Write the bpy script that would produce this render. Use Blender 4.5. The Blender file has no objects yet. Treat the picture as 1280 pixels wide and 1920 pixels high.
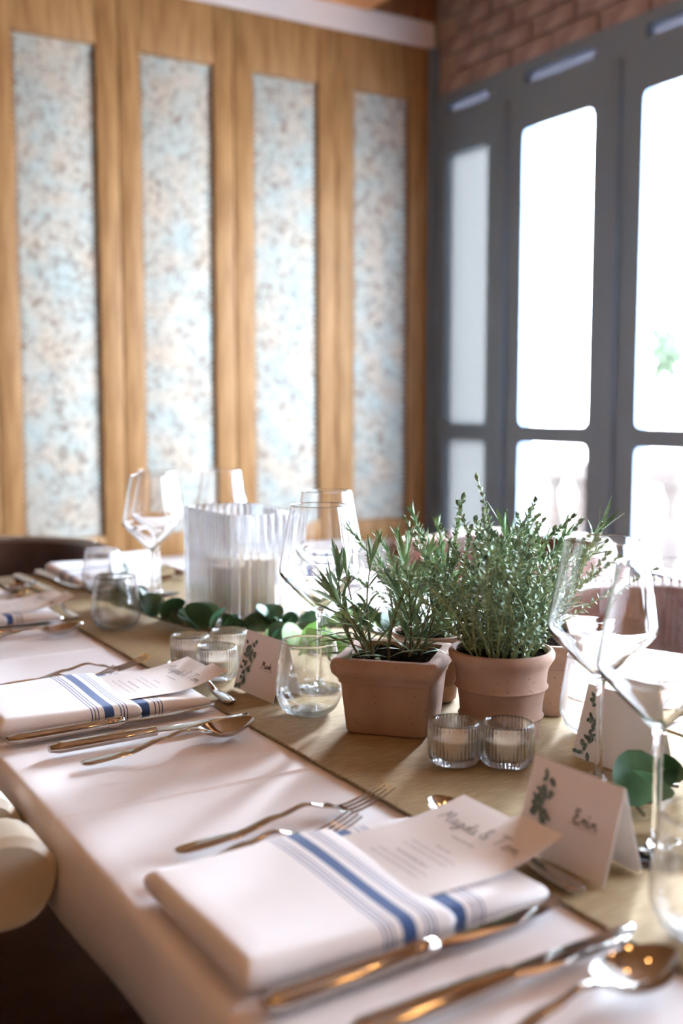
import bpy, bmesh, math, random
from mathutils import Vector, Matrix, Euler
R = math.radians
random.seed(7)
scene = bpy.context.scene
C = scene.collection
TZ = 0.75                      # height of the table top above the floor

# ------------------------------------------------------------------ camera
cam_d = bpy.data.cameras.new('camera'); cam = bpy.data.objects.new('camera', cam_d); C.objects.link(cam)
cam.location = (0, 0, TZ + 0.345)
cam.rotation_euler = (R(90 - 5.693), 0, R(-31.185))
cam_d.sensor_fit = 'VERTICAL'; cam_d.sensor_height = 36; cam_d.lens = 38.05
cam_d.clip_start = 0.02
cam_d.dof.use_dof = True; cam_d.dof.focus_distance = 1.14; cam_d.dof.aperture_fstop = 3.3
scene.camera = cam
# ------------------------------------------------------------------ world: bright overcast sky
w = bpy.data.worlds.new('overcast_sky'); scene.world = w; w.use_nodes = True
bg = w.node_tree.nodes['Background']; bg.inputs[0].default_value = (0.76, 0.88, 1.0, 1); bg.inputs[1].default_value = 27.0
sun_d = bpy.data.lights.new('sun', 'SUN'); sun = bpy.data.objects.new('sun', sun_d); C.objects.link(sun)
sun_d.energy = 30.0; sun_d.angle = R(24); sun_d.color = (.84, .92, 1)
sun.rotation_euler = Vector((-1, -.88, -.53)).to_track_quat('-Z', 'Y').to_euler()
# daylight portal on the glazed wall (sampling guide for the sky)
por_d = bpy.data.lights.new('window_portal', 'AREA'); por = bpy.data.objects.new('window_portal', por_d); C.objects.link(por)
por_d.shape = 'RECTANGLE'; por_d.size = 2.4; por_d.size_y = 4.0; por_d.cycles.is_portal = True
por.location = (2.66, 1.12, 1.15); por.rotation_euler = (0, R(90), 0)
scene.view_settings.view_transform = 'Standard'; scene.view_settings.look = 'None'
scene.view_settings.exposure = 0.92; scene.view_settings.gamma = 1; scene.view_settings.use_curve_mapping = False
scene.cycles.use_denoising = True
scene.cycles.max_bounces = 16; scene.cycles.transmission_bounces = 16; scene.cycles.transparent_max_bounces = 16
scene.cycles.diffuse_bounces = 5; scene.cycles.sample_clamp_indirect = 8

# ------------------------------------------------------------------ materials
def lin(c):
    return tuple(((v / 12.92) if v <= .04045 else ((v + .055) / 1.055) ** 2.4) for v in [x / 255 for x in c]) + (1,)
def mat(name, c1, rough=.5, metal=0, c2=None, scale=20, stretch=(1, 1, 1), detail=4, ramp=(.35, .65), bump=0, bscale=None, spec=None, sheen=0, transl=0):
    m = bpy.data.materials.new(name); m.use_nodes = True
    nt = m.node_tree; b = nt.nodes['Principled BSDF']; L = nt.links.new
    b.inputs['Base Color'].default_value = lin(c1); b.inputs['Roughness'].default_value = rough; b.inputs['Metallic'].default_value = metal
    if spec is not None: b.inputs['Specular IOR Level'].default_value = spec
    if sheen: b.inputs['Sheen Weight'].default_value = sheen
    if c2 or bump:
        tc = nt.nodes.new('ShaderNodeTexCoord'); mp = nt.nodes.new('ShaderNodeMapping')
        mp.inputs['Scale'].default_value = stretch; L(tc.outputs['Object'], mp.inputs[0])
    if c2:
        n = nt.nodes.new('ShaderNodeTexNoise'); n.inputs['Scale'].default_value = scale; n.inputs['Detail'].default_value = detail
        L(mp.outputs[0], n.inputs[0])
        r = nt.nodes.new('ShaderNodeValToRGB'); e = r.color_ramp.elements
        e[0].position, e[1].position = ramp; e[0].color = lin(c1); e[1].color = lin(c2)
        L(n.outputs[0], r.inputs[0]); L(r.outputs[0], b.inputs['Base Color'])
    if bump:
        n2 = nt.nodes.new('ShaderNodeTexNoise'); n2.inputs['Scale'].default_value = bscale or scale; n2.inputs['Detail'].default_value = 5
        L(mp.outputs[0], n2.inputs[0])
        bp = nt.nodes.new('ShaderNodeBump'); bp.inputs['Strength'].default_value = bump; bp.inputs['Distance'].default_value = .002
        L(n2.outputs[0], bp.inputs['Height']); L(bp.outputs[0], b.inputs['Normal'])
    if transl:
        b.inputs['Subsurface Weight'].default_value = transl; b.inputs['Subsurface Radius'].default_value = (.006, .006, .004)
    return m
def glass_mat(name, col=(1, 1, 1), rough=0, ior=1.45):
    m = bpy.data.materials.new(name); m.use_nodes = True; nt = m.node_tree; nt.nodes.clear()
    g = nt.nodes.new('ShaderNodeBsdfGlass'); g.inputs['Color'].default_value = col + (1,); g.inputs['Roughness'].default_value = rough; g.inputs['IOR'].default_value = ior
    o = nt.nodes.new('ShaderNodeOutputMaterial'); nt.links.new(g.outputs[0], o.inputs[0]); return m
def thin_glass_mat(name, thin, col=(1, 1, 1)):
    """clear glass: part refracting body, part thin wall that lets light straight through"""
    m = glass_mat(name, col); nt = m.node_tree; L = nt.links.new
    g = [n for n in nt.nodes if n.type == 'BSDF_GLASS'][0]; o = [n for n in nt.nodes if n.type == 'OUTPUT_MATERIAL'][0]
    t = nt.nodes.new('ShaderNodeBsdfTransparent'); t.inputs[0].default_value = col + (1,)
    gl = nt.nodes.new('ShaderNodeBsdfGlossy'); gl.inputs['Roughness'].default_value = 0
    lw = nt.nodes.new('ShaderNodeLayerWeight'); lw.inputs[0].default_value = .5
    pw = nt.nodes.new('ShaderNodeMath'); pw.operation = 'POWER'; pw.inputs[1].default_value = 5; L(lw.outputs['Facing'], pw.inputs[0])
    fr = nt.nodes.new('ShaderNodeMath'); fr.operation = 'MULTIPLY_ADD'; fr.inputs[1].default_value = .6; fr.inputs[2].default_value = .03; L(pw.outputs[0], fr.inputs[0])
    a = nt.nodes.new('ShaderNodeMixShader'); L(fr.outputs[0], a.inputs[0]); L(t.outputs[0], a.inputs[1]); L(gl.outputs[0], a.inputs[2])
    b = nt.nodes.new('ShaderNodeMixShader'); b.inputs[0].default_value = thin; L(g.outputs[0], b.inputs[1]); L(a.outputs[0], b.inputs[2])
    L(b.outputs[0], o.inputs[0]); return m
def pane_mat(name, tint, rough, gloss):
    m = bpy.data.materials.new(name); m.use_nodes = True; nt = m.node_tree; nt.nodes.clear()
    t = nt.nodes.new('ShaderNodeBsdfTransparent'); t.inputs[0].default_value = tint + (1,)
    g = nt.nodes.new('ShaderNodeBsdfGlossy'); g.inputs['Roughness'].default_value = rough
    x = nt.nodes.new('ShaderNodeMixShader'); x.inputs[0].default_value = gloss
    o = nt.nodes.new('ShaderNodeOutputMaterial')
    nt.links.new(t.outputs[0], x.inputs[1]); nt.links.new(g.outputs[0], x.inputs[2]); nt.links.new(x.outputs[0], o.inputs[0]); return m
def frosted_mat(name, col):
    m = bpy.data.materials.new(name); m.use_nodes = True; nt = m.node_tree; nt.nodes.clear()
    t = nt.nodes.new('ShaderNodeBsdfTranslucent'); t.inputs[0].default_value = lin(col)
    g = nt.nodes.new('ShaderNodeBsdfDiffuse'); g.inputs[0].default_value = lin(col)
    x = nt.nodes.new('ShaderNodeMixShader'); x.inputs[0].default_value = .5
    o = nt.nodes.new('ShaderNodeOutputMaterial')
    nt.links.new(t.outputs[0], x.inputs[1]); nt.links.new(g.outputs[0], x.inputs[2]); nt.links.new(x.outputs[0], o.inputs[0]); return m

M = {}
M['cloth'] = mat('white_linen', (234, 229, 231), .85, bump=.06, bscale=900, sheen=.2)
M['runner'] = mat('olive_linen', (136, 110, 74), .9, c2=(164, 142, 104), scale=60, stretch=(1, 14, 1), bump=.25, bscale=500)
M['hem'] = mat('linen_hem', (120, 102, 72), .9, c2=(150, 132, 100), scale=200)
M['steel'] = mat('polished_steel', (190, 184, 178), .06, 1.0)
M['terracotta'] = mat('terracotta', (156, 120, 101), .85, c2=(176, 146, 128), scale=14, bump=.15, bscale=120)
M['soil'] = mat('potting_soil', (18, 15, 13), 1, c2=(44, 36, 30), scale=200, bump=1, bscale=250, spec=0)
M['rosemary'] = mat('rosemary_leaf', (72, 98, 74), .5, c2=(124, 150, 116), scale=60, transl=.15)
M['rosemary_pale'] = mat('rosemary_pale_leaf', (100, 136, 96), .5, c2=(146, 172, 128), scale=60, transl=.2)
M['thyme'] = mat('thyme_leaf', (84, 110, 84), .5, c2=(150, 172, 138), scale=50, transl=.2)
M['herbstem'] = mat('herb_stem', (142, 150, 100), .6)
M['woodstem'] = mat('woody_stem', (104, 92, 62), .7)
M['euc'] = mat('eucalyptus_leaf', (40, 74, 52), .45, c2=(70, 108, 74), scale=25, transl=.1)
M['euc_lit'] = mat('lit_through_eucalyptus_leaf', (112, 152, 78), .45, c2=(140, 176, 100), scale=25, transl=.3)  # paler green paints in daylight shining through the leaves
M['eucstem'] = mat('eucalyptus_stem', (96, 84, 56), .6)
M['glass'] = glass_mat('clear_glass')
M['bowlglass'] = glass_mat('thin_blown_glass')
M['tumblerglass'] = thin_glass_mat('tumbler_glass', .12)
M['ribglass'] = thin_glass_mat('ribbed_glass', .25, (.98, .99, 1.0))
M['wax'] = mat('candle_wax', (236, 222, 200), .5, transl=.4)
M['wick'] = mat('wick', (60, 50, 40), .9)
M['paper'] = mat('card_paper', (232, 226, 224), .8, bump=.03, bscale=600)
M['ink'] = mat('black_ink', (48, 44, 48), .8)
M['leafprint'] = mat('leaf_print', (62, 82, 78), .8, c2=(128, 140, 132), scale=300)
M['napkin'] = None
M['wood'] = mat('oak_panelling', (136, 97, 58), .5, c2=(164, 124, 80), scale=9, stretch=(7, 7, .6), detail=6, bump=.08, bscale=60, spec=.2)
M['wooddark'] = mat('dark_ceiling_boards', (112, 72, 42), .45, c2=(150, 102, 62), scale=6, stretch=(9, .6, 1), bump=.1)
M['beam'] = mat('orange_beam', (176, 112, 54), .5, c2=(200, 136, 74), scale=5, stretch=(8, .5, 8), bump=.1)
M['warmwall'] = mat('warm_brown_wall', (138, 96, 66), .8, c2=(150, 108, 76), scale=3)
M['paint'] = mat('pale_plaster', (222, 212, 206), .8, bump=.05, bscale=80)
M['brickwall'] = mat('mortar', (176, 160, 152), .95, bump=.4, bscale=120)
M['brick'] = mat('brick', (146, 128, 132), .9, c2=(178, 162, 164), scale=12, bump=.5, bscale=90)
M['frame'] = mat('blue_grey_steel_frame', (112, 133, 156), .35, bump=.02, bscale=30)
M['pane'] = pane_mat('window_glass', (.97, .98, 1.0), .02, .06)
M['frosted'] = frosted_mat('frosted_glass', (134, 134, 134)); M['frosted_strip'] = frosted_mat('frosted_strip_glass', (132, 132, 140))
M['floor'] = mat('oak_floorboards', (110, 80, 54), .4, c2=(140, 104, 72), scale=6, stretch=(10, .8, 1))
M['dark_leather'] = mat('dark_brown_leather', (52, 34, 28), .35, c2=(70, 46, 38), scale=20, bump=.15, bscale=160)
M['red_leather'] = mat('cognac_leather', (92, 44, 30), .45, c2=(112, 56, 38), scale=14, bump=.12, bscale=160)
M['cream_leather'] = mat('taupe_leather', (192, 178, 156), .45, bump=.08, bscale=180)
M['legwood'] = mat('walnut_leg', (62, 42, 30), .4)
M['nail'] = mat('brass_nail', (200, 188, 168), .22, 1.0)
M['stone'] = mat('terrace_stone', (42, 33, 28), .9, c2=(52, 42, 36), scale=4)  # set much darker than stone so it still shows in the overexposed daylight
M['paving'] = mat('terrace_paving', (206, 204, 200), .9)
M['treeleaf'] = mat('tree_foliage', (30, 44, 26), .8, c2=(44, 58, 36), scale=3)
M['bark'] = mat('tree_bark', (96, 80, 64), .9)
M['blackmetal'] = mat('black_lamp_metal', (24, 22, 22), .4, .6)
m = bpy.data.materials.new('warm_bulb'); m.use_nodes = True
b = m.node_tree.nodes['Principled BSDF']; b.inputs['Emission Color'].default_value = (1, .50, .16, 1); b.inputs['Emission Strength'].default_value = 52
M['bulb'] = m
# spots of dark grit on the terracotta
nt = M['terracotta'].node_tree; bb = nt.nodes['Principled BSDF']
v = nt.nodes.new('ShaderNodeTexNoise'); v.inputs['Scale'].default_value = 420; v.inputs['Detail'].default_value = 1
tc = nt.nodes.new('ShaderNodeTexCoord'); nt.links.new(tc.outputs['Object'], v.inputs[0])
rp = nt.nodes.new('ShaderNodeValToRGB'); rp.color_ramp.elements[0].position = .70; rp.color_ramp.elements[1].position = .78
rp.color_ramp.elements[0].color = (0, 0, 0, 1); rp.color_ramp.elements[1].color = (1, 1, 1, 1); nt.links.new(v.outputs[0], rp.inputs[0])
mx = nt.nodes.new('ShaderNodeMix'); mx.data_type = 'RGBA'; src = bb.inputs['Base Color'].links[0].from_socket
nt.links.new(rp.outputs[0], mx.inputs['Factor']); nt.links.new(src, mx.inputs['A']); mx.inputs['B'].default_value = lin((120, 70, 48)); nt.links.new(mx.outputs['Result'], bb.inputs['Base Color'])

def stripes_mat(name, segs, base, blue, length):
    """white linen with woven blue stripes across object X"""
    m = mat(name, base, .85, bump=.08, bscale=800, sheen=.2); nt = m.node_tree; b = nt.nodes['Principled BSDF']; L = nt.links.new
    tc = nt.nodes.new('ShaderNodeTexCoord'); sp = nt.nodes.new('ShaderNodeSeparateXYZ'); L(tc.outputs['Object'], sp.inputs[0])
    dv = nt.nodes.new('ShaderNodeMath'); dv.operation = 'DIVIDE'; dv.inputs[1].default_value = length; L(sp.outputs['X'], dv.inputs[0])
    r = nt.nodes.new('ShaderNodeValToRGB'); r.color_ramp.interpolation = 'CONSTANT'; e = r.color_ramp.elements
    e[0].position = 0; e[0].color = lin(base); e.remove(e[1])
    for a, z in segs:
        k = e.new(a / length); k.color = lin(blue); k = e.new(z / length); k.color = lin(base)
    L(dv.outputs[0], r.inputs[0]); L(r.outputs[0], b.inputs['Base Color']); return m
NB = (236, 232, 233)
M['napkin_flap'] = stripes_mat('striped_linen_flap', [(.092, .0932), (.0957, .0969), (.0994, .1006), (.106, .117), (.1235, .1247), (.1272, .1284), (.1309, .1321)], NB, (52, 84, 140), .3)
M['napkin_low'] = stripes_mat('striped_linen_lower', [(.145, .158), (.164, .1652), (.168, .1692), (.172, .1732)], NB, (52, 84, 140), .3)

# wallpaper: blotchy toile
def wallpaper():
    m = bpy.data.materials.new('toile_wallpaper'); m.use_nodes = True; nt = m.node_tree; b = nt.nodes['Principled BSDF']; L = nt.links.new
    b.inputs['Roughness'].default_value = .7; b.inputs['Specular IOR Level'].default_value = .03
    tc = nt.nodes.new('ShaderNodeTexCoord')
    n1 = nt.nodes.new('ShaderNodeTexNoise'); n1.inputs['Scale'].default_value = 9; n1.inputs['Detail'].default_value = 3; L(tc.outputs['Object'], n1.inputs[0])
    r1 = nt.nodes.new('ShaderNodeValToRGB'); e = r1.color_ramp.elements; e[0].position = .36; e[1].position = .66
    e[0].color = lin((190, 177, 161)); e[1].color = lin((175, 186, 182)); L(n1.outputs[0], r1.inputs[0])
    n2 = nt.nodes.new('ShaderNodeTexNoise'); n2.inputs['Scale'].default_value = 34; n2.inputs['Detail'].default_value = 8; n2.inputs['Distortion'].default_value = 1.2; L(tc.outputs['Object'], n2.inputs[0])
    r2 = nt.nodes.new('ShaderNodeValToRGB'); e = r2.color_ramp.elements; e[0].position = .46; e[1].position = .70
    e[0].color = (0, 0, 0, 1); e[1].color = (1, 1, 1, 1); L(n2.outputs[0], r2.inputs[0])
    x = nt.nodes.new('ShaderNodeMix'); x.data_type = 'RGBA'; L(r2.outputs[0], x.inputs['Factor']); L(r1.outputs[0], x.inputs['A']); x.inputs['B'].default_value = lin((130, 116, 104))
    L(x.outputs['Result'], b.inputs['Base Color']); return m
M['wallpaper'] = wallpaper()

# ------------------------------------------------------------------ mesh helpers
class MB:
    def __init__(s): s.v = []; s.f = []
    def add(s, v, f, T=None):
        k = len(s.v); s.v += [tuple(T @ Vector(p)) if T else tuple(p) for p in v]; s.f += [tuple(i + k for i in q) for q in f]; return s
    def box(s, x0, x1, y0, y1, z0, z1, T=None):
        v = [(x, y, z) for x in (x0, x1) for y in (y0, y1) for z in (z0, z1)]
        return s.add(v, [(0, 1, 3, 2), (4, 6, 7, 5), (0, 4, 5, 1), (2, 3, 7, 6), (0, 2, 6, 4), (1, 5, 7, 3)], T)
    def lathe(s, prof, n=48, T=None, rib=None):
        v = []; f = []; m = len(prof)
        for i in range(n):
            a = 2 * math.pi * i / n
            for j, (r, z) in enumerate(prof):
                rr = r if rib is None else r + rib(j, i)
                v.append((rr * math.cos(a), rr * math.sin(a), z))
        for i in range(n):
            i2 = (i + 1) % n
            for j in range(m - 1):
                f.append((i * m + j, i2 * m + j, i2 * m + j + 1, i * m + j + 1))
        return s.add(v, f, T)
    def tube(s, pts, rad, n=8, T=None):
        pts = [Vector(p) for p in pts]; v = []; f = []
        rads = rad if isinstance(rad, (list, tuple)) else [rad] * len(pts)
        for i, p in enumerate(pts):
            d = (pts[min(i + 1, len(pts) - 1)] - pts[max(i - 1, 0)]).normalized()
            a = d.cross(Vector((0, 0, 1)) if abs(d.z) < .95 else Vector((1, 0, 0))).normalized(); b = d.cross(a)
            for k in range(n):
                t = 2 * math.pi * k / n; v.append(p + (a * math.cos(t) + b * math.sin(t)) * rads[i])
        for i in range(len(pts) - 1):
            for k in range(n):
                k2 = (k + 1) % n; f.append((i * n + k, i * n + k2, (i + 1) * n + k2, (i + 1) * n + k))
        f.append(tuple(range(n - 1, -1, -1))); f.append(tuple(range((len(pts) - 1) * n, len(pts) * n)))
        return s.add(v, f, T)
    def sweep(s, secs, n=14, T=None, p=2.4):
        """secs: (x, y, z, half width y, half thickness z): superellipse sections along X"""
        v = []; f = []
        for (x, y, z, a, b) in secs:
            for k in range(n):
                t = 2 * math.pi * k / n; c, q = math.cos(t), math.sin(t)
                v.append((x, y + a * math.copysign(abs(c) ** (2 / p), c), z + b * math.copysign(abs(q) ** (2 / p), q)))
        for i in range(len(secs) - 1):
            for k in range(n):
                k2 = (k + 1) % n; f.append((i * n + k, (i + 1) * n + k, (i + 1) * n + k2, i * n + k2))
        f.append(tuple(range(n))); f.append(tuple(range(len(secs) * n - 1, (len(secs) - 1) * n - 1, -1)))
        return s.add(v, f, T)
    def mesh(s, name, smooth=True, fix=False, bevel=None, sharp=35):
        me = bpy.data.meshes.new(name); me.from_pydata(s.v, [], s.f)
        if fix or bevel:
            bm = bmesh.new(); bm.from_mesh(me)
            bmesh.ops.remove_doubles(bm, verts=bm.verts, dist=1e-6)
            if bevel: bmesh.ops.bevel(bm, geom=bm.edges[:], offset=bevel[0], segments=bevel[1], affect='EDGES', profile=.5)
            bmesh.ops.recalc_face_normals(bm, faces=bm.faces); bm.to_mesh(me); bm.free()
        if smooth:
            me.shade_smooth()
            if sharp: me.set_sharp_from_angle(angle=R(sharp))
        me.update(); return me
def obj(name, me, m, parent=None, loc=None, rot=None):
    o = bpy.data.objects.new(name, me); C.objects.link(o)
    if m is not None and len(me.materials) == 0: me.materials.append(M[m] if isinstance(m, str) else m)
    if parent: o.parent = parent
    if loc: o.location = loc
    if rot: o.rotation_euler = rot
    return o
def tag(o, label=None, cat=None, group=None, kind=None):
    for k, val in (('label', label), ('category', cat), ('group', group), ('kind', kind)):
        if val: o[k] = val
    return o
def thing(name, label, cat, loc=(0, 0, 0), rz=0, group=None, kind=None):
    o = bpy.data.objects.new(name, None); C.objects.link(o); o.empty_display_size = .05
    o.location = loc; o.rotation_euler = (0, 0, rz); return tag(o, label, cat, group, kind)
def copy_tree(o, parent=None):
    c = o.copy(); C.objects.link(c); c.parent = parent
    for ch in [x for x in o.children]: copy_tree(ch, c)
    return c
def smoothprof(p, k=4):
    """Catmull-Rom through profile points"""
    out = []
    for i in range(len(p) - 1):
        p0, p1, p2, p3 = p[max(i - 1, 0)], p[i], p[i + 1], p[min(i + 2, len(p) - 1)]
        for j in range(k):
            t = j / k
            out.append(tuple(.5 * ((2 * p1[a]) + (-p0[a] + p2[a]) * t + (2 * p0[a] - 5 * p1[a] + 4 * p2[a] - p3[a]) * t * t + (-p0[a] + 3 * p1[a] - 3 * p2[a] + p3[a]) * t ** 3) for a in (0, 1)))
    out.append(p[-1]); return [(max(r, 0), z) for r, z in out]

# ================================================================== THE ROOM
WX, WY, CZ = 2.55, 3.52, 2.84
XL, YF = -2.6, -2.6
def st(name, mb, m, parent=None, **k):
    o = obj(name, mb.mesh(name, **k), m, parent)
    if parent is None: o['kind'] = 'structure'
    return o
floor = st('floor', MB().box(XL, WX + .2, YF, WY + .2, -.1, 0), 'floor')
ceil = st('ceiling', MB().box(XL, WX + .2, YF, WY + .2, CZ, CZ + .1), 'wooddark')
for k in range(int((WX - XL) / .16)):           # ceiling boards
    x = XL + .08 + k * .16
    if x > WX: break
    obj('board', MB().box(x - .077, x + .077, YF, WY, CZ - .012, CZ).mesh('board', smooth=False), 'wooddark', ceil)
wall_back = st('wall_back', MB().box(XL, WX + .2, WY + .035, WY + .2, 0, CZ), 'paint')
st('wall_left', MB().box(XL - .15, XL, YF, WY + .2, 0, CZ), 'warmwall')
st('wall_front', MB().box(XL, WX + .2, YF - .15, YF, 0, CZ), 'warmwall')
# ceiling beam running along the table
bo = obj('ceiling_beam', MB().box(1.95, 2.246, YF, WY + .03, 2.545, CZ - .012).mesh('ceiling_beam', smooth=False), 'beam', None)
bo['kind'] = 'structure'; bo.name = 'trim_1'
# white cornice band above the panelling, wood below it
st('trim_2', MB().box(XL, WX, WY - .004, WY + .035, 2.456, 2.55), 'paint', smooth=False)
st('trim_3', MB().box(XL, WX, WY + .004, WY + .035, 2.55, CZ), 'wooddark', smooth=False)
# oak panelling leaves with wallpaper insets; seams between the leaves
LAB = ['oak wall panel with toile wallpaper next to the window corner', 'oak wall panel with toile wallpaper, second from the window corner',
       'oak wall panel with toile wallpaper, third from the window corner', 'oak wall panel with toile wallpaper, fourth from the window corner',
       'oak wall panel with toile wallpaper, fifth from the window corner']
panel_me = {}
def wall_leaf(i, sx0, sx1, px0, px1):
    t = thing('wall_panel', LAB[i], 'wall panel', (0, WY + .035, 0), 0, 'wallpapered oak panels on the back wall')
    z0, z1, zb, zt = .564, 2.456, .65, 2.255
    def b(n, x0, x1, y0, y1, a, c, m, par=t): return obj(n, MB().box(x0, x1, y0, y1, a, c).mesh(n, bevel=(.004, 2)), m, par)
    b('stile', sx0 + .001, px0, -.035, 0, z0, z1, 'wood'); b('stile', px1, sx1 - .001, -.035, 0, z0, z1, 'wood')
    b('top_rail', px0, px1, -.035, 0, zt, z1, 'wood'); b('bottom_rail', px0, px1, -.035, 0, z0, zb, 'wood')
    wp = b('wallpaper_inset', px0, px1, -.018, 0, zb, zt, 'wallpaper')
    wp.parent = t
    nm = M['nail']
    if 'nail' not in panel_me: panel_me['nail'] = MB().lathe([(0, .004), (.003, .0034), (.005, .0016), (.0055, 0)], 8).mesh('nail_head')
    for x in (px0 + .008, px1 - .008):            # tarnished nail trim down both sides of the paper
        nb = MB()
        k = zb + .02
        while k < zt - .01:
            nb.add(*NAILV, T=Matrix.Translation((x, -.018, k))); k += .02
        no = obj('nail_trim', nb.mesh('nail_trim'), 'tarnish', wp); no['kind'] = 'stuff'
M['tarnish'] = mat('tarnished_nail', (96, 74, 52), .5, .5)
_n = MB().lathe([(0, .005), (.004, .004), (.006, 0)], 6, T=Matrix.Rotation(R(90), 4, 'X')); NAILV = (_n.v, _n.f)
edges = [(2.186, 2.435), (1.77, 2.033), (1.352, 1.617), (.934, 1.2), (.517, .783)]
seams = [2.546, 2.11, 1.693, 1.276, .858, .442]
for i, (a, c) in enumerate(edges): wall_leaf(i, seams[i + 1], seams[i], a, c)
st('baseboard_back', MB().box(XL, WX, WY + .015, WY + .035, 0, .12), 'wood', smooth=False)

# ---- window wall: brick above steel glazed leaves
wall_w = st('wall_right', MB().box(WX + .02, WX + .2, YF, WY + .2, 2.27, CZ), 'brickwall')
st('wall_right_solid', MB().box(WX + .02, WX + .2, YF, -.81, 0, 2.27), 'brickwall').name = 'wall_right_near'
brick_me = [MB().box(-.012, .012, -.103, .103, -.031, .031).mesh('brick', bevel=(.004, 2)) for _ in range(1)]
row = 0; z = 2.272 + .034
while z < CZ - .03:
    y = WY - .02 - (.108 if row % 2 else 0)
    while y > 1.35:
        o = obj('brick', brick_me[0], 'brick', wall_w, (WX + .014 + random.uniform(-.003, .003), y - .105, z)); y -= .216
    z += .072; row += 1
def rounded_rect(y0, y1, z0, z1, r, k=5):
    pts = []
    for (cy, cz, a0) in ((y1 - r, z1 - r, 0), (y0 + r, z1 - r, 90), (y0 + r, z0 + r, 180), (y1 - r, z0 + r, 270)):
        for i in range(k + 1):
            a = R(a0 + 90 * i / k); pts.append((cy + r * math.cos(a), cz + r * math.sin(a)))
    return pts
def ring_cell(mb, y0, y1, z0, z1, iy0, iy1, iz0, iz1, x0, x1, r=.022, k=5):
    inn = rounded_rect(iy0, iy1, iz0, iz1, r, k); n = len(inn)
    def outer(i):
        q, j = divmod(i, k + 1); cor = ((y1, z1), (y0, z1), (y0, z0), (y1, z0))[q]; return cor
    v = []
    for x in (x0, x1):
        v += [(x, a, c) for a, c in inn]; v += [(x, *outer(i)) for i in range(n)]
    f = []
    for i in range(n):
        j = (i + 1) % n
        f += [(i, j, n + j, n + i), (2 * n + i, 3 * n + i, 3 * n + j, 2 * n + j), (i, 2 * n + i, 2 * n + j, j), (n + i, n + j, 3 * n + j, 3 * n + i)]
    mb.add(v, f)
def leaf(n, y0, y1, iy0, iy1, glass='pane'):
    t = thing('window_%d' % n, None, None, (0, 0, 0)); t['kind'] = 'structure'
    zb, zt, tr0, tr1 = .57, 2.045, .96, 1.02
    mb = MB(); ring_cell(mb, y0, y1, .99, 2.16, iy0, iy1, tr1, zt, WX, WX + .06)
    obj('upper_frame', mb.mesh('upper_frame', fix=True), 'frame', t)
    mb = MB(); ring_cell(mb, y0, y1, .02, .99, iy0, iy1, zb, tr0, WX, WX + .06)
    obj('lower_frame', mb.mesh('lower_frame', fix=True), 'frame', t)
    mb = MB(); ring_cell(mb, y0, y1, 2.16, 2.275, iy0, iy1, 2.197, 2.237, WX, WX + .06, r=.015)  # narrow frosted strip above the upper pane
    obj('strip_frame', mb.mesh('strip_frame', fix=True), 'frame', t)
    for nm, a, c, g in (('upper_pane', tr1, zt, glass), ('lower_pane', zb, tr0, glass), ('strip_pane', 2.197, 2.237, 'frosted_strip')):
        obj(nm, MB().box(WX + .028, WX + .034, iy0 - .01, iy1 + .01, a - .01, c + .01).mesh(nm, smooth=False), g, t)
    # raised meeting bead on the stile
    obj('bead', MB().box(WX - .012, WX, y0 - .02, y0 + .02, .02, 2.16).mesh('bead', bevel=(.004, 2)), 'frame', t)
leaf(1, 3.09, 3.515, 3.185, 3.44, 'frosted')
leaf(2, 2.545, 3.09, 2.65, 2.99)
leaf(3, 1.985, 2.545, 2.09, 2.435)
leaf(4, 1.425, 1.985, 1.53, 1.875)
leaf(5, .87, 1.425, .97, 1.315)
leaf(6, .31, .87, .41, .755)  # leaves from here on are out of view, added to light the table
leaf(7, -.25, .31, -.15, .195)
leaf(8, -.81, -.25, -.71, -.365)
st('trim_4', MB().box(WX - .015, WX + .07, -.81, WY, 0, .02), 'frame', smooth=False)
# corner post
st('trim_5', MB().box(WX - .03, WX + .06, WY - .012, WY + .035, 0, 2.456), 'frame', smooth=False)

# ================================================================== OUTSIDE
ter = obj('terrace', MB().box(WX + .2, 60, -30, 60, -.12, -.02).mesh('terrace', smooth=False), 'paving'); ter['kind'] = 'structure'
bal = thing('stone_balustrade', 'darkened stone balustrade on the terrace outside the window', 'balustrade', (4.35, 4.55, -.02))
obj('rail', MB().box(-.11, .11, -.75, .75, .70, .79).mesh('rail', bevel=(.02, 2)), 'stone', bal)
obj('base', MB().box(-.11, .11, -.75, .75, 0, .12).mesh('base', bevel=(.01, 1)), 'stone', bal)
bprof = smoothprof([(.055, .12), (.06, .17), (.035, .2), (.06, .32), (.065, .4), (.04, .53), (.03, .60), (.05, .65), (.06, .70)], 3)
bme = MB().lathe(bprof, 16).mesh('baluster')
for k in range(7): obj('baluster', bme, 'stone', bal, (0, -.66 + k * .22, 0))
def tree(x, y, h, label):
    t = thing('tree', label, 'tree', (x, y, 0), random.uniform(0, 6), 'trees beyond the terrace')
    obj('trunk', MB().tube([(0, 0, 0), (.1, 0, h * .3), (0, .1, h * .6)], [.3, .22, .12]).mesh('trunk'), 'bark', t)
    mb = MB()
    for _ in range(260):
        d = Vector((random.gauss(0, 1), random.gauss(0, 1), random.gauss(0, .8))).normalized() * random.uniform(.6, 1)
        c = Vector((d.x * h * .42, d.y * h * .42, h * .68 + d.z * h * .32)); s = h * .07
        T = Matrix.Translation(c) @ Euler((random.uniform(0, 6), random.uniform(0, 6), 0)).to_matrix().to_4x4()
        mb.add([(-s, 0, 0), (0, -s * .6, .1 * s), (s, 0, 0), (0, s * .6, .1 * s), (0, 0, s)], [(0, 1, 4), (1, 2, 4), (2, 3, 4), (3, 0, 4)], T)
    obj('crown', mb.mesh('crown', smooth=False), 'treeleaf', t)['kind'] = 'stuff'
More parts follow.
